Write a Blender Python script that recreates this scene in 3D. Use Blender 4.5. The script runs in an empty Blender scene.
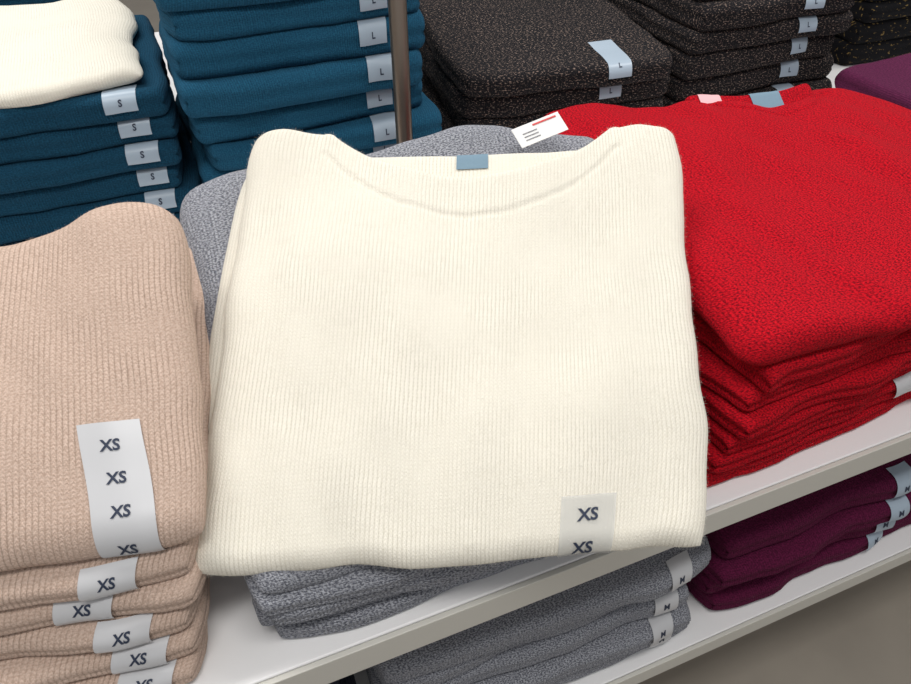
import bpy, math
import numpy as np
from mathutils import Vector, Matrix, noise

scene=bpy.context.scene
col=scene.collection

# ---------------------------------------------------------------- camera
cd=bpy.data.cameras.new('camera'); cam=bpy.data.objects.new('camera',cd); col.objects.link(cam)
cam.location=(0,0,.62)
cam.rotation_euler=(math.radians(48),0,math.radians(-22))
cd.sensor_width=36; cd.lens=700/911*36; cd.clip_start=.02
scene.camera=cam

# ---------------------------------------------------------------- materials
def nt(name):
    m=bpy.data.materials.new(name); m.use_nodes=True
    t=m.node_tree; b=t.nodes['Principled BSDF']
    return m,t,b
class G:
    def __init__(s,t): s.t=t
    def n(s,ty,**k):
        x=s.t.nodes.new(ty)
        for a,v in k.items(): setattr(x,a,v)
        return x
    def l(s,a,b): s.t.links.new(a,b)
    def m(s,op,a,b=None,c=None):
        x=s.n('ShaderNodeMath',operation=op)
        for i,v in enumerate((a,b,c)):
            if v is None: continue
            if isinstance(v,(int,float)): x.inputs[i].default_value=v
            else: s.l(v,x.inputs[i])
        return x.outputs[0]
def knit(name,base,fleck=None,fleck_amt=.5,fleck_size=900,thr=(.44,.56),rib=.0036,row=.0030,depth=.0010,fuzz=.0006,groove_shade=.88,contrast=.08,sheen=.3,wobble=.0018):
    m,t,b=nt(name); g=G(t)
    uv=g.n('ShaderNodeUVMap',uv_map='UVMap')
    nz=g.n('ShaderNodeTexNoise'); nz.inputs['Scale'].default_value=110; nz.inputs['Detail'].default_value=2
    g.l(uv.outputs[0],nz.inputs['Vector'])
    sub=g.n('ShaderNodeVectorMath',operation='SUBTRACT'); g.l(nz.outputs['Color'],sub.inputs[0]); sub.inputs[1].default_value=(.5,.5,.5)
    sc=g.n('ShaderNodeVectorMath',operation='SCALE'); g.l(sub.outputs[0],sc.inputs[0]); sc.inputs['Scale'].default_value=wobble
    ad=g.n('ShaderNodeVectorMath',operation='ADD'); g.l(uv.outputs[0],ad.inputs[0]); g.l(sc.outputs[0],ad.inputs[1])
    sp=g.n('ShaderNodeSeparateXYZ'); g.l(ad.outputs[0],sp.inputs[0])
    big=g.n('ShaderNodeTexNoise'); big.inputs['Scale'].default_value=14; big.inputs['Detail'].default_value=2
    g.l(uv.outputs[0],big.inputs['Vector'])
    # ribs fade in and out over the garment as the knit is stretched
    fade=g.n('ShaderNodeMapRange'); fade.inputs[1].default_value=.38; fade.inputs[2].default_value=.62; fade.inputs[3].default_value=.35; fade.inputs[4].default_value=1
    g.l(big.outputs['Fac'],fade.inputs[0]); fade=fade.outputs[0]
    U=g.m('DIVIDE',sp.outputs[0],rib); V=g.m('DIVIDE',sp.outputs[1],row)
    ridge=g.m('ABSOLUTE',g.m('SINE',g.m('MULTIPLY',U,math.pi)))
    ridge=g.m('POWER',ridge,.7)
    tri=g.m('ABSOLUTE',g.m('SUBTRACT',g.m('FRACT',U),.5))
    st=g.m('SINE',g.m('MULTIPLY',g.m('ADD',V,g.m('MULTIPLY',tri,1.6)),2*math.pi))
    st=g.m('MULTIPLY',g.m('ADD',st,1),.5)
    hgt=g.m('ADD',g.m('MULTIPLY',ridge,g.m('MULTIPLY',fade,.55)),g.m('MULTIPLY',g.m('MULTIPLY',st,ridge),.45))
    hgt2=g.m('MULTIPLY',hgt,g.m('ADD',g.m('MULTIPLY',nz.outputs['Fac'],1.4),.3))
    fz=g.n('ShaderNodeTexNoise'); fz.inputs['Scale'].default_value=900; fz.inputs['Detail'].default_value=2; fz.inputs['Roughness'].default_value=.7
    g.l(uv.outputs[0],fz.inputs['Vector'])
    tot=g.m('ADD',g.m('MULTIPLY',hgt2,depth),g.m('MULTIPLY',fz.outputs['Fac'],fuzz))
    bp=g.n('ShaderNodeBump'); bp.inputs['Strength'].default_value=1; bp.inputs['Distance'].default_value=1
    g.l(tot,bp.inputs['Height']); g.l(bp.outputs[0],b.inputs['Normal'])
    mx=g.n('ShaderNodeMix',data_type='RGBA')
    d=tuple(c*(1-contrast) for c in base)
    mx.inputs[6].default_value=(*d,1); mx.inputs[7].default_value=(*base,1)
    g.l(big.outputs['Fac'],mx.inputs[0])
    c=mx.outputs[2]
    if fleck:
        mp=g.n('ShaderNodeMapping'); mp.inputs['Scale'].default_value=(.6,1.2,1)
        g.l(uv.outputs[0],mp.inputs[0])
        fn=g.n('ShaderNodeTexNoise'); fn.inputs['Scale'].default_value=fleck_size; fn.inputs['Detail'].default_value=2; fn.inputs['Roughness'].default_value=.6
        g.l(mp.outputs[0],fn.inputs['Vector'])
        rp=g.n('ShaderNodeMapRange'); rp.inputs[1].default_value=thr[0]; rp.inputs[2].default_value=thr[1]
        g.l(fn.outputs['Fac'],rp.inputs[0])
        mf=g.n('ShaderNodeMix',data_type='RGBA'); g.l(g.m('MULTIPLY',rp.outputs[0],fleck_amt),mf.inputs[0])
        g.l(c,mf.inputs[6]); mf.inputs[7].default_value=(*fleck,1); c=mf.outputs[2]
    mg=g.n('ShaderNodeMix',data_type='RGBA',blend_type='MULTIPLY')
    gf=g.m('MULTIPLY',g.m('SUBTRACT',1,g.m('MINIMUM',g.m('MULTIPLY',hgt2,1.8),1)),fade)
    g.l(gf,mg.inputs[0]); g.l(c,mg.inputs[6]); mg.inputs[7].default_value=(groove_shade,groove_shade*.98,groove_shade*.93,1)  # shade between ribs and stitches multiplied into the base colour, slightly warm
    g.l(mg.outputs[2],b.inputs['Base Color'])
    b.inputs['Roughness'].default_value=.95
    b.inputs['Specular IOR Level'].default_value=.12
    b.inputs['Sheen Weight'].default_value=sheen; b.inputs['Sheen Roughness'].default_value=.5
    b.inputs['Sheen Tint'].default_value=(*[min(1,.1+.9*x) for x in base],1)
    return m
def plain(name,c,rough=.6,metal=0,spec=.5,alpha=1,noise_amt=.03,nscale=20):
    m,t,b=nt(name); g=G(t)
    tc=g.n('ShaderNodeTexCoord'); nz=g.n('ShaderNodeTexNoise'); nz.inputs['Scale'].default_value=nscale; nz.inputs['Detail'].default_value=5
    g.l(tc.outputs['Object'],nz.inputs['Vector'])
    mx=g.n('ShaderNodeMix',data_type='RGBA'); g.l(nz.outputs['Fac'],mx.inputs[0])
    mx.inputs[6].default_value=(*[x*(1-noise_amt) for x in c],1); mx.inputs[7].default_value=(*[min(1,x*(1+noise_amt)) for x in c],1)
    g.l(mx.outputs[2],b.inputs['Base Color'])
    b.inputs['Roughness'].default_value=rough; b.inputs['Metallic'].default_value=metal; b.inputs['Specular IOR Level'].default_value=spec
    b.inputs['Alpha'].default_value=alpha
    return m
M={}
M['cream']=knit('cream_knit',(.845,.80,.695),groove_shade=.72,contrast=.05,depth=.00052,fuzz=.0006,rib=.0038,row=.0034,wobble=.0013)
M['beige']=knit('beige_heather_knit',(.66,.50,.41),fleck=(.42,.29,.22),fleck_amt=.5,fleck_size=480,groove_shade=.56,depth=.0007,rib=.0046,row=.0036,wobble=.0014)
M['grey']=knit('grey_heather_knit',(.43,.44,.48),fleck=(.09,.095,.12),fleck_amt=.9,fleck_size=620,groove_shade=.7,rib=.0034)
M['red']=knit('red_marl_knit',(.62,.006,.016),fleck=(.12,.002,.008),fleck_amt=.88,fleck_size=580,thr=(.44,.60),groove_shade=.55,rib=.0040,row=.0036,depth=.0006,sheen=.05)
M['teal']=knit('teal_blue_knit',(.022,.128,.225),fleck=(.010,.055,.115),fleck_amt=.6,fleck_size=500,groove_shade=.5,sheen=.1)
M['deepteal']=knit('deep_teal_knit',(.013,.078,.142),fleck=(.005,.03,.06),fleck_amt=.6,fleck_size=500,groove_shade=.5,sheen=.1)
M['char']=knit('charcoal_metallic_knit',(.016,.0155,.018),fleck=(.45,.33,.27),fleck_amt=.75,fleck_size=380,thr=(.58,.65),groove_shade=.5,sheen=.04)
M['blackgold']=knit('black_gold_fleck_knit',(.010,.010,.012),fleck=(.45,.30,.10),fleck_amt=.6,fleck_size=130,thr=(.62,.68),groove_shade=.5,sheen=.03)
M['wine']=knit('wine_knit',(.135,.012,.055),fleck=(.045,.004,.02),fleck_amt=.6,fleck_size=400,groove_shade=.5,sheen=.08)
M['plum']=knit('plum_knit',(.14,.022,.075),fleck=(.05,.008,.03),fleck_amt=.6,fleck_size=400,groove_shade=.5,sheen=.08)
M['navy']=knit('navy_knit',(.03,.035,.05),groove_shade=.6,sheen=.06)
M['sticker']=plain('sticker_film',(.54,.54,.55),rough=.35,noise_amt=.02)
M['clearsticker']=plain('clear_sticker_film',(.66,.67,.66),rough=.3,alpha=.42,noise_amt=.02)
M['stickerblue']=plain('sticker_film_blue',(.36,.44,.52),rough=.35,noise_amt=.02)
M['ink']=plain('navy_ink',(.02,.03,.06),rough=.6)
M['redink']=plain('red_ink',(.6,.06,.06),rough=.6)
M['greyink']=plain('grey_ink',(.25,.25,.27),rough=.6)
M['brand']=plain('woven_label',(.16,.25,.32),rough=.8,noise_amt=.08,nscale=400)
M['card']=plain('tag_card',(.75,.74,.72),rough=.6)
M['pinkcard']=plain('pink_tag_card',(.80,.42,.44),rough=.6)
M['shelf']=plain('white_laminate',(.86,.85,.845),rough=.35,noise_amt=.01)
M['edge']=plain('shelf_edge_band',(.64,.62,.56),rough=.45,noise_amt=.03,nscale=8)
M['metal']=plain('bronze_metal',(.26,.21,.17),rough=.32,metal=.9)
M['floor']=plain('concrete_floor',(.34,.30,.25),rough=.5,noise_amt=.28,nscale=4)
M['wall']=plain('painted_wall',(.75,.74,.72),rough=.8)
for k,c in (('cream',(.88,.845,.75)),('beige',(.70,.54,.45)),('grey',(.42,.43,.47)),('red',(.5,.01,.015))):
    M['fuzz_'+k]=plain('fuzz_'+k,c,rough=.9,spec=.1)

# ---------------------------------------------------------------- objects helpers
def empty(name,loc):
    e=bpy.data.objects.new(name,None); e.location=loc; e.empty_display_size=.05; col.objects.link(e); return e
def mesh_obj(name,verts,faces,mat,parent=None,uvs=None,smooth=True):
    me=bpy.data.meshes.new(name)
    off=Vector(parent.location) if parent else Vector((0,0,0))
    verts=[(v[0]-off.x,v[1]-off.y,v[2]-off.z) for v in verts]
    me.from_pydata(verts,[],faces)
    if uvs is not None:
        ul=me.uv_layers.new(name='UVMap')
        ul.data.foreach_set('uv',np.array(uvs,dtype=np.float32).ravel())
    if smooth: me.polygons.foreach_set('use_smooth',[True]*len(me.polygons))
    me.materials.append(mat); me.update()
    o=bpy.data.objects.new(name,me); col.objects.link(o)
    if parent: o.parent=parent
    return o
def fuzz(o,mat,count,length=.0026,width=.00011,seed=1):
    """short stray fibres standing off the knit, one sliver triangle each"""
    me=o.data; r=np.random.RandomState(seed)
    nv=len(me.vertices); co=np.empty(nv*3); me.vertices.foreach_get('co',co); co=co.reshape(-1,3)
    no=np.empty(nv*3); me.vertices.foreach_get('normal',no); no=no.reshape(-1,3)
    nf=len(me.polygons); fv=np.empty(nf*4,dtype=int); me.polygons.foreach_get('vertices',fv); fv=fv.reshape(-1,4)
    ar=np.empty(nf); me.polygons.foreach_get('area',ar)
    f=r.choice(nf,count,p=ar/ar.sum()); q=fv[f]
    s=r.rand(count,1);t=r.rand(count,1)
    W=[(1-s)*(1-t),s*(1-t),s*t,(1-s)*t]
    p=sum(W[i]*co[q[:,i]] for i in range(4)); n=sum(W[i]*no[q[:,i]] for i in range(4))
    n/=np.linalg.norm(n,axis=1)[:,None]+1e-9
    d=n*.55+r.normal(0,.5,(count,3)); d/=np.linalg.norm(d,axis=1)[:,None]
    d+=n*np.clip(.25-(d*n).sum(1),0,2)[:,None]
    L=length*r.uniform(.4,1.4,(count,1))
    sd=np.cross(d,r.normal(0,1,(count,3))); sd/=np.linalg.norm(sd,axis=1)[:,None]
    v=np.empty((count,3,3)); v[:,0]=p-sd*width/2; v[:,1]=p+sd*width/2; v[:,2]=p+d*L
    m2=bpy.data.meshes.new(o.name+'_fuzz')
    m2.vertices.add(count*3); m2.vertices.foreach_set('co',v.ravel())
    m2.loops.add(count*3); m2.loops.foreach_set('vertex_index',np.arange(count*3,dtype=np.int32))
    m2.polygons.add(count); m2.polygons.foreach_set('loop_start',np.arange(0,count*3,3,dtype=np.int32))
    m2.update(calc_edges=True); m2.materials.append(mat)
    ob=bpy.data.objects.new(o.name+'_fuzz',m2); col.objects.link(ob); ob.parent=o.parent

def rect(x,y,w,d,ang):
    c,s=math.cos(math.radians(ang)),math.sin(math.radians(ang))
    FL=np.array((x,y)); FR=FL+w*np.array((c,s)); BL=FL+d*np.array((-s,c)); BR=FR+d*np.array((-s,c))
    return FL,FR,BR,BL

def nz(x,y,z): return noise.noise(Vector((x,y,z)))

class Fold:
    """soft folded garment: closed, rolled edges, tilt, droop, wrinkles"""
    def __init__(s,fp,z,th,rs=.02,rf=None,rb=.02,c=.05,amp=.003,seed=0,droopS=0,droopF=0,crown=0,back=None,wav=.003,ripple=0,band=None,stackseed=0,bulge=None,pinch=0,bow=0):
        s.FL,s.FR,s.BR,s.BL=[np.array(p,dtype=float) for p in fp]
        s.z=z if len(z)==4 else (z[0],z[0],z[1],z[1])
        s.th=th; s.rs=rs; s.rf=rf or th[0]*.55; s.rb=rb; s.c=c; s.amp=amp; s.seed=seed; s.pinch=pinch; s.bow=bow
        s.dS=droopS; s.dF=droopF; s.crown=crown; s.back=back; s.wav=wav; s.ripple=ripple; s.band=band; s.ss=stackseed; s.bulge=bulge
        s.W=np.linalg.norm(s.FR-s.FL); s.D=np.linalg.norm(s.BL-s.FL)
        s.e=(s.FR-s.FL)/s.W; s.n=(s.BL-s.FL)/s.D
    def Y(s,a): return s.back(a) if s.back else 1.0
    def pos(s,a,b,side):
        Y=s.Y(a); be=b*Y
        eu=(1-abs(a))*s.W/2; ef=be*s.D; eb=(Y-be)*s.D
        def pr(e,r):
            k=min(e/r,1); return math.sqrt(max(0,1-(1-k)**2))
        pu,pf,pb=pr(eu,s.rs),pr(ef,s.rf),pr(eb,s.rb)
        P=pu*pf*pb
        bb=2*be-1
        ac=a*(1-s.c*abs(bb)**9); bc=bb*(1-s.c*abs(a)**9*(.9))
        u=(ac+1)/2; v=(bc+1)/2
        xy=s.FL*(1-u)*(1-v)+s.FR*u*(1-v)+s.BR*u*v+s.BL*(1-u)*v
        if s.pinch:
            # crease between the two plies of the fold
            xy=xy+s.n*s.pinch*max(0,1-pf/.5)-s.e*s.pinch*max(0,1-pu/.5)*(1 if a>0 else -1)
        if s.bow and a>0: xy=xy+s.e*s.bow*a*a*math.exp(-((be-.25)/.28)**2)
        zz=s.z[0]*(1-u)*(1-v)+s.z[1]*u*(1-v)+s.z[2]*u*v+s.z[3]*(1-u)*v
        th=s.th[0]*(1-v)+s.th[1]*v
        x,y=float(xy[0]),float(xy[1])
        k=s.seed*7.31
        wx=s.wav*(nz(y*9,k,1.3)+.4*nz(y*26,k,8.3))*abs(a)**3; wy=s.wav*(nz(x*9,k,5.1)+.4*nz(x*24,k,3.1))*abs(bb)**3
        x+=wx; y+=wy
        low=s.amp*nz(x*7,y*7,s.ss*3.7)
        mid=zz+th/2+low-s.dS*abs(a)**6-s.dF*(1-v)**7+s.crown*(1-a*a)*(1-bb*bb)
        if s.bulge: mid+=s.bulge(a,be)
        h=th/2*P
        det=0
        if side>0:
            det=.0016*nz(x*22,y*22,k)*min(1,eu/.02)*min(1,ef/.02)
            if s.ripple: det+=s.ripple*(nz(a*3+k,be*2.2,2.2)+.5*nz(a*7+k+be*2,be*5,7.2))*min(1,eu/.02)
            if s.band:
                det+=s.band(a,eb)*P
        return (x,y,mid+side*h+det*(1 if side>0 else 0))
    def samples(s,L,r0,r1,n):
        e0=[r0*(1-math.cos(math.pi/2*i/7)) for i in range(7)]
        e1=[L-r1*(1-math.cos(math.pi/2*i/7)) for i in range(7)][::-1]
        mid=list(np.linspace(r0,L-r1,n))
        return np.array(e0+mid+e1)/L
    def build(s,name,mat,parent,nx=26,ny=26):
        us=s.samples(s.W,s.rs,s.rs,nx)*2-1; vs=s.samples(s.D,s.rf,s.rb,ny)
        NU,NV=len(us),len(vs)
        top=np.array([[s.pos(a,b,1) for b in vs] for a in us]); bot=np.array([[s.pos(a,b,-1) for b in vs] for a in us])
        for A in (0,-1): bot[A]=top[A]
        bot[:,0]=top[:,0]; bot[:,-1]=top[:,-1]
        def arc(T):
            du=np.zeros((NU,NV)); du[1:]=np.linalg.norm(np.diff(T,axis=0),axis=2); U=np.cumsum(du,0); U-=U[NU//2][None,:]
            dv=np.zeros((NU,NV)); dv[:,1:]=np.linalg.norm(np.diff(T,axis=1),axis=2); V=np.cumsum(dv,1)
            return U,V
        Ut,Vt=arc(top); Ub,Vb=arc(bot)
        um=Ut[:,NV//2]; Ut=.0*Ut+um[:,None]; Ub=Ut
        verts=[tuple(p) for p in top.reshape(-1,3)]; idxT=np.arange(NU*NV).reshape(NU,NV)
        idxB=idxT.copy(); k=len(verts)
        for i in range(1,NU-1):
            for j in range(1,NV-1):
                idxB[i,j]=k; k+=1; verts.append(tuple(bot[i,j]))
        faces=[];uvs=[]
        off=s.seed*.173
        for i in range(NU-1):
            for j in range(NV-1):
                q=((i,j),(i+1,j),(i+1,j+1),(i,j+1))
                faces.append([int(idxT[p]) for p in q]); uvs+=[(Ut[p]+off,Vt[p]+off) for p in q]
                q=q[::-1]
                faces.append([int(idxB[p]) for p in q]); uvs+=[(Ub[p]+off,-Vb[p]+off) for p in q]
        return mesh_obj(name,verts,faces,mat,parent,uvs)
    def column(s,a):
        key=round(a,4)
        if not hasattr(s,'_c'): s._c={}
        if key in s._c: return s._c[key]
        pn=s.pinch; s.pinch=0
        vb=s.samples(s.D,s.rf,s.rb,30)
        b=[s.pos(a,v,-1) for v in vb[:25]][::-1]; t=[s.pos(a,v,1) for v in vb[1:]]
        s.pinch=pn
        pts=np.array(b+t); d=np.r_[0,np.cumsum(np.linalg.norm(np.diff(pts,axis=0),axis=1))]
        d-=d[24]
        s._c[key]=(pts,d); return s._c[key]
    def at(s,u,t,lift=.0008):
        a=2*u/s.W-1
        def P(a,t):
            pts,d=s.column(a); return np.array([np.interp(t,d,pts[:,i]) for i in range(3)])
        p=P(a,t); q=P(min(.999,a+.01),t); r=P(a,t+.002)
        n=np.cross(q-p,r-p); n/= (np.linalg.norm(n)+1e-12)
        return p+n*lift
    def label(s,u0,u1,t0,t1,name,mat,parent,texts=(),skew=0,ink=None,size=.014):
        nu,nv=6,max(8,int((t1-t0)/.003))
        g=[[s.at(u0+(u1-u0)*i/nu+skew*(t0+(t1-t0)*j/nv),t0+(t1-t0)*j/nv,.0014) for j in range(nv+1)] for i in range(nu+1)]
        verts=[tuple(p) for c in g for p in c]; f=[]
        for i in range(nu):
            for j in range(nv):
                k=i*(nv+1)+j; f.append([k,k+nv+1,k+nv+2,k+1])
        mesh_obj(name,verts,f,mat,parent)
        for (txt,uc,tc) in texts:
            c=bpy.data.curves.new('t','FONT'); c.body=txt; c.size=size; c.align_x='CENTER'; c.align_y='CENTER'; c.offset=.0004*size/.014; c.resolution_u=3
            o=bpy.data.objects.new('t',c); col.objects.link(o)
            dg=bpy.context.evaluated_depsgraph_get(); me=bpy.data.meshes.new_from_object(o.evaluated_get(dg))
            vv=[tuple(s.at(uc+v.co.x+skew*tc,tc+v.co.y,.0020)) for v in me.vertices]; ff=[list(p.vertices) for p in me.polygons]
            bpy.data.objects.remove(o)
            mesh_obj(name+'_text',vv,ff,ink or M['ink'],parent,smooth=False)

seedc=[0]
def nseed(): seedc[0]+=1; return seedc[0]
rng=np.random.RandomState(4)
def stack(name,x,y,w,d,ang,z0,n,thF,thB,mat,label=None,jit=.006,lean=(0,0),labmat='stickerblue',txt='S',lw=.045,zb0=None,tsize=.012,wav=.008,c=.04,labs=None,rot=1.4,pinch=.005,**kw):
    par=empty(name,(x+w/2,y+d/2,z0)); zf=z0; zb=z0 if zb0 is None else zb0; ss=nseed(); out=[]
    for i in range(n):
        jx,jy=rng.uniform(-jit,jit,2); sd=nseed(); f=rng.uniform(.86,1.14)
        fp=rect(x+jx+lean[0]*i,y+jy+lean[1]*i,w+rng.uniform(-jit,jit)*1.5,d,ang+rng.uniform(-rot,rot))
        F=Fold(fp,(zf,zb),(thF*f*1.04,thB*f*1.02),seed=sd,rs=min(.014,thF*.5),rf=thF*.42,rb=.02,stackseed=ss,amp=.005 if i else 0,wav=wav,c=c,pinch=pinch,**kw)
        F.build('folded_%d'%(i+1),mat,par)
        if label is not None and (labs is None or i in labs):
            u=label+rng.uniform(-.008,.008)-jx-lean[0]*i
            F.label(u,u+lw,-.004,thF*1.15,'size_sticker_%d'%(i+1),M[labmat],par,((txt,u+lw/2,.008),) if txt else (),size=tsize)
        out.append(F); zf+=thF*f; zb+=thB*f
    return par,out,zf,zb

# ---------------------------------------------------------------- room
def box(name,x0,x1,y0,y1,z0,z1,mat,parent=None,bev=.002):
    v=[(x,y,z) for x in (x0,x1) for y in (y0,y1) for z in (z0,z1)]
    f=[(0,1,3,2),(4,6,7,5),(0,4,5,1),(2,3,7,6),(0,2,6,4),(1,5,7,3)]
    o=mesh_obj(name,v,f,mat,parent,smooth=False)
    if bev:
        b=o.modifiers.new('b','BEVEL'); b.width=bev; b.segments=3
    return o
box('floor',-5,7,-4,7,-.88,-.78,M['floor'],None,0)
box('wall_back',-5,7,7,7.1,-.78,2.4,M['wall'],None,0)
box('wall_left',-5.1,-5,-4,7,-.78,2.4,M['wall'],None,0)
box('wall_right',7,7.1,-4,7,-.78,2.4,M['wall'],None,0)
tb=empty('display_table',(.5,1.1,-.78))
box('upper_shelf',-1.3,2.6,.297,2.05,-.042,0,M['shelf'],tb)
box('upper_edge_band',-1.3,2.6,.291,.2965,-.042,-.001,M['edge'],tb,.001)
box('lower_shelf',-1.3,2.6,.285,2.05,-.378,-.34,M['shelf'],tb)
box('lower_edge_band',-1.3,2.6,.279,.2845,-.378,-.341,M['edge'],tb,.001)
for i,(x,y) in enumerate(((-1.28,.36),(2.54,.36),(-1.28,1.95),(2.54,1.95))):
    box('leg_%d'%(i+1),x,x+.05,y,y+.05,-.78,-.378,M['edge'],tb)
    box('upright_%d'%(i+1),x,x+.05,y,y+.05,-.34,-.042,M['edge'],tb)

def lathe(name,cx,cy,prof,mat,parent=None,n=32):
    v=[];f=[]
    for r,z in prof:
        for k in range(n): v.append((cx+r*math.cos(2*math.pi*k/n),cy+r*math.sin(2*math.pi*k/n),z))
    for i in range(len(prof)-1):
        for k in range(n): f.append((i*n+k,i*n+(k+1)%n,(i+1)*n+(k+1)%n,(i+1)*n+k))
    f.append(tuple(range(n))[::-1]); f.append(tuple(range((len(prof)-1)*n,len(prof)*n)))
    return mesh_obj(name,v,f,mat,parent)
lathe('metal_sign_post',.302,.955,[(.035,.0005),(.035,.003),(.032,.005),(.0135,.006),(.0125,.009),(.0125,.95),(.010,.953)],M['metal'])

# ---------------------------------------------------------------- grey + cream centre stack
gp,gF,gzf,gzb=stack('grey_sweater_stack',-.052,.316,.42,.39,-3,0,4,.017,.046,M['grey'],jit=.006,pinch=.002)
def gb(a,b): return (.026*math.exp(-((a-.34)/.34)**2)-.014*max(0,-a))*b**3
GT=Fold(((-.052,.325),(.375,.283),(.468,.668),(-.030,.740)),(gzf,gzf,gzb+.018,gzb+.030),(.018,.055),rs=.03,rb=.03,c=.05,amp=.005,seed=nseed(),wav=.010,ripple=.004,bulge=gb)
o=GT.build('folded_top',M['grey'],gp,nx=60,ny=60)
crp=empty('cream_sweater_stack',(.19,.47,.08))
FL=np.array((-.094,.360));FR=np.array((.316,.227));BR=np.array((.480,.560));BL=np.array((.056,.704))
def sc(fp,f,dx,dy):
    c=sum(fp)/4; return [c+(p-c)*f+np.array((dx,dy)) for p in fp]
F2=Fold(sc((FL,FR,BR,BL),.955,-.020,.014),(.085,.066,.240,.246),(.014,.03),seed=nseed(),amp=.002,rs=.02,c=.05)
F2.build('under_layer',M['cream'],crp)
def scoop(a):
    t=abs(a-.03)/.66
    return 1-.132*(1-t**2.2) if t<1 else 1.0
def bandf(a,eb):
    t=abs(a-.03)/.70
    if t>1: return 0
    w=.042*(1-.40*t**3)
    k=.0012*max(0,min(1,(w-eb)/.002))
    gr=-.0020*math.exp(-((eb-w-.0015)/.0012)**2)
    return k+gr
def hb(a,b):
    s=.004*math.exp(-((abs(a)-.84)/.14)**2)*math.exp(-((b-.97)/.10)**2)
    s+=-.005*math.exp(-((a-.55)/.22)**2-((b-.60)/.22)**2)+.003*math.exp(-((a+.35+.3*b)/.16)**2)*math.sin(math.pi*b)
    return s-.006*abs(a)**8*(1-b)
HF=Fold((FL,FR,BR,BL),(.086,.078,.270,.272),(.020,.032),rs=.018,rf=.010,rb=.009,c=.025,amp=.007,seed=nseed(),back=scoop,band=bandf,wav=.009,ripple=.005,crown=.006,bulge=hb,bow=.013)
hero=HF.build('front_panel',M['cream'],crp,nx=120,ny=130)
fuzz(hero,M['fuzz_cream'],90000,.0034)
HF.label(.309,.355,-.014,.050,'size_sticker',M['clearsticker'],crp,(('XS',.332,.033),('XS',.330,.0055)),size=.0145)
def backneck(a): return 1-.02*(1-a*a)
e=(FR-FL)/np.linalg.norm(FR-FL); n=(BL-FL)/np.linalg.norm(BL-FL)
b0=FL+n*(.38*.55)+e*.058; b1=b0+e*.325; b3=b0+n*(.38*.415); b2=b1+n*(.38*.415)
BF=Fold((b0,b1,b2,b3),(.180,.178,.262,.264),(.014,.016),rs=.01,rb=.006,c=.02,amp=.002,seed=nseed(),back=backneck,wav=.002)
BF.build('back_neck_panel',M['cream'],crp,nx=60,ny=40)
BF.label(.156,.189,.160,.183,'brand_label',M['brand'],crp)

# ---------------------------------------------------------------- beige stack (front left)
bp_=empty('beige_sweater_stack',(-.3,.45,0))
zf=0;zb=0
ss=nseed()
for i in range(5):
    fr=np.array((-.100+.006*i+rng.uniform(-.005,.003),.308+.009*i))
    ang=-12+rng.uniform(-1.5,1.5); w=.42
    c,s_=math.cos(math.radians(ang)),math.sin(math.radians(ang))
    fl=fr-w*np.array((c,s_))
    F=Fold(rect(fl[0],fl[1],w,.33,ang),(zf,zb),(.024,.044),seed=nseed(),rs=.012,c=.05,amp=.003 if i else 0,stackseed=ss,wav=.008,pinch=.003)
    F.build('folded_%d'%(i+1),M['beige'],bp_)
    u=w-[.052,.058,.066,.100,.078][i]-.012
    F.label(u,u+.046,-.006,.024,'size_sticker_%d'%(i+1),M['sticker'],bp_,(('XS',u+.023,.008),),size=.012)
    zf+=.024;zb+=.044
fr=np.array((-.062,.356)); ang=-12; w=.42
c,s_=math.cos(math.radians(ang)),math.sin(math.radians(ang)); fl=fr-w*np.array((c,s_))
def bb_(a,b): return .030*math.exp(-((a-.76)/.30)**2)*b**2
fp=list(rect(fl[0],fl[1],w,.27,ang)); fp[2]=fp[2]+np.array((-.016,-.01))
F=Fold(fp,(zf,zf,zb+.014,zb-.035),(.03,.055),seed=nseed(),rs=.022,rb=.030,c=.035,amp=.005,crown=.016,wav=.006,ripple=.004,bulge=bb_)
o=F.build('folded_top',M['beige'],bp_,nx=70,ny=60)
fuzz(o,M['fuzz_beige'],30000,.0024)
u=w-.080
F.label(u,u+.048,-.010,.105,'size_sticker_6',M['sticker'],bp_,(('XS',u+.023,.003),('XS',u+.023,.034),('XS',u+.023,.060),('XS',u+.023,.086)),size=.0125,skew=-.12)

# ---------------------------------------------------------------- red stack
rp_,rF,zf,zb=stack('red_sweater_stack',.400,.300,.52,.40,4,0,6,.027,.029,M['red'],label=.270,labmat='sticker',jit=.010,txt='',wav=.014,lean=(.006,.0025),labs=(1,),c=.02,rot=2)
def rsc(a):
    t=abs(a-.22)/.30
    return 1-.10*(1-t**2.2) if t<1 else 1.0
def rband(a,eb):
    t=abs(a-.22)/.40
    if t>1: return 0
    w=.034*(1-.3*t**3)
    return .001*max(0,min(1,(w-eb)/.002))-.0034*math.exp(-((eb-w-.0015)/.0022)**2)
RF=Fold(((.424,.312),(.98,.335),(.955,.70),(.408,.785)),(zf-.002,zf+.010,zb-.004,zb+.022),(.036,.045),seed=nseed(),rs=.035,rf=.020,rb=.012,c=.07,amp=.010,ripple=.011,crown=.006,back=rsc,band=rband,wav=.016,droopS=.008)
o=RF.build('folded_top',M['red'],rp_,nx=100,ny=90)
fuzz(o,M['fuzz_red'],25000,.0018)
re=(RF.BR-RF.BL)/np.linalg.norm(RF.BR-RF.BL); rn=np.array((-re[1],re[0]))
r3=RF.BL+re*.23-rn*.004; r2=r3+re*.19; r0=r3-rn*.10; r1=r2-rn*.10
RB=Fold((r0,r1,r2,r3),(zb-.004,zb-.010,zb+.046,zb+.044),(.016,.022),rs=.012,rb=.008,c=.03,amp=.002,seed=nseed(),back=lambda a:1-.10*(1-a*a),wav=.003)
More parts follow.
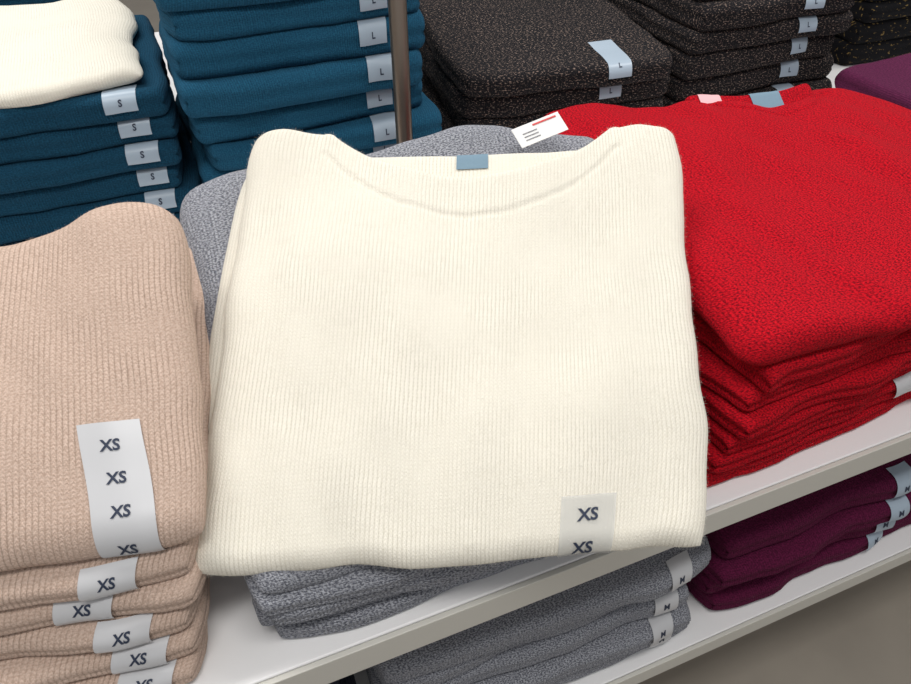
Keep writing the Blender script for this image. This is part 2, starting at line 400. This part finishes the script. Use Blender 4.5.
RB.build('back_neck_panel',M['red'],rp_,nx=40,ny=26)
RB.label(.090,.135,.080,.112,'brand_label',M['brand'],rp_)
RB.label(.015,.046,.086,.120,'price_tag',M['pinkcard'],rp_)

# plum stack right
stack('plum_sweater_stack',1.14,.60,.40,.36,0,0,3,.042,.042,M['plum'],jit=.01)

# ---------------------------------------------------------------- back row
_,_,zf,zb=stack('deep_teal_sweater_stack',-.43,1.035,.42,.38,0,0,6,.038,.038,M['deepteal'],label=.343,txt='S',jit=.008)
cw=bpy.data.objects['deep_teal_sweater_stack']
Fold(((-.44,1.05),(-.030,1.05),(-.040,1.41),(-.44,1.43)),(zf+.001,zf+.001),(.024,.034),seed=nseed(),rs=.030,rf=.014,c=.05,amp=.006,wav=.014,ripple=.004).build('ivory_folded_top',M['cream'],cw)
stack('teal_sweater_stack',.002,1.02,.382,.38,0,0,8,.047,.047,M['teal'],label=.268,txt='L',jit=.010,c=.06)
_,cF,_,_=stack('charcoal_sweater_stack',.440,1.05,.41,.44,-6,0,4,.042,.046,M['char'],label=.265,txt='L',jit=.014,c=.06,labs=(2,))
cF[-1].label(.265,.31,.0,.12,'size_strip',M['stickerblue'],bpy.data.objects['charcoal_sweater_stack'],(('L',.287,.02),),size=.012)
stack('charcoal_sweater_stack',.895,1.05,.38,.38,0,0,6,.046,.046,M['char'],label=.235,txt='L',jit=.012)
stack('black_gold_sweater_stack',1.45,1.17,.42,.38,0,0,5,.045,.045,M['blackgold'])
stack('black_sweater_stack',.5,1.55,.42,.38,0,0,6,.045,.045,M['char'])
stack('black_sweater_stack',1.0,1.55,.42,.38,0,0,7,.045,.045,M['blackgold'])
stack('deep_teal_sweater_stack',-.55,1.50,.42,.38,0,0,7,.045,.045,M['deepteal'])

# ---------------------------------------------------------------- lower shelf
stack('grey_sweater_stack',.040,.308,.445,.40,-2,-.34,5,.034,.035,M['grey'],label=.368,labmat='sticker',txt='M',lw=.035,jit=.010,lean=(-.002,.004),pinch=.003,wav=.010)
stack('wine_sweater_stack',.500,.302,.405,.40,0,-.34,4,.039,.040,M['wine'],label=.290,labmat='stickerblue',txt='M',lw=.035,jit=.012,lean=(0,.003),wav=.012,c=.03)
stack('plum_sweater_stack',.935,.315,.41,.40,0,-.34,4,.036,.038,M['plum'],label=.02,labmat='stickerblue',txt='',lw=.035)
stack('navy_sweater_stack',-.40,.325,.41,.40,0,-.34,5,.032,.034,M['navy'],label=.35,labmat='sticker',txt='')

# hang tag lying on the grey sweater
def quad(name,ctr,ax,ay,w,h,mat,parent):
    ctr,ax,ay=Vector(ctr),Vector(ax).normalized(),Vector(ay).normalized()
    nrm=ax.cross(ay).normalized()*.0004
    v=[]
    for s in (-1,1):
        for (i,j) in ((-1,-1),(1,-1),(1,1),(-1,1)): v.append(ctr+ax*(i*w/2)+ay*(j*h/2)+nrm*s)
    f=[(3,2,1,0),(4,5,6,7),(0,1,5,4),(1,2,6,5),(2,3,7,6),(3,0,4,7)]
    return mesh_obj(name,[tuple(p) for p in v],f,mat,parent,smooth=False)
A=Vector((.93,.12,.12)).normalized();N=Vector((-.25,-.55,.8)).normalized();B=N.cross(A).normalized()
C=Vector((.352,.628,.285))
def onc(u,v,l=.0008): return C+A*u+B*v+N*l
quad('price_tag_card',C,A,B,.060,.024,M['card'],gp)
quad('price_tag_stripe',onc(.010,.008),A,B,.030,.0018,M['redink'],gp)
for k in range(3): quad('price_tag_print_%d'%k,onc(-.012,.002-.004*k),A,B,.018,.0009,M['greyink'],gp)

# ---------------------------------------------------------------- light
def area(name,loc,sx,sy,p,rot=(0,0,0),c=(1,.985,.965)):
    l=bpy.data.lights.new(name,'AREA'); l.shape='RECTANGLE'; l.size=sx; l.size_y=sy; l.energy=p; l.color=c
    o=bpy.data.objects.new(name,l); o.location=loc; o.rotation_euler=rot; col.objects.link(o); return o
area('ceiling_lamp',(.1,-.2,2.2),1.6,.35,24)
area('ceiling_lamp.001',(-.6,1.4,2.2),1.6,.35,36)
area('ceiling_lamp.002',(1.8,.9,2.2),1.6,.35,25)
w=bpy.data.worlds.new('world'); scene.world=w; w.use_nodes=True
w.node_tree.nodes['Background'].inputs[0].default_value=(.97,.98,1,1)
w.node_tree.nodes['Background'].inputs[1].default_value=.45
scene.view_settings.view_transform='Standard'
scene.view_settings.exposure=-.03
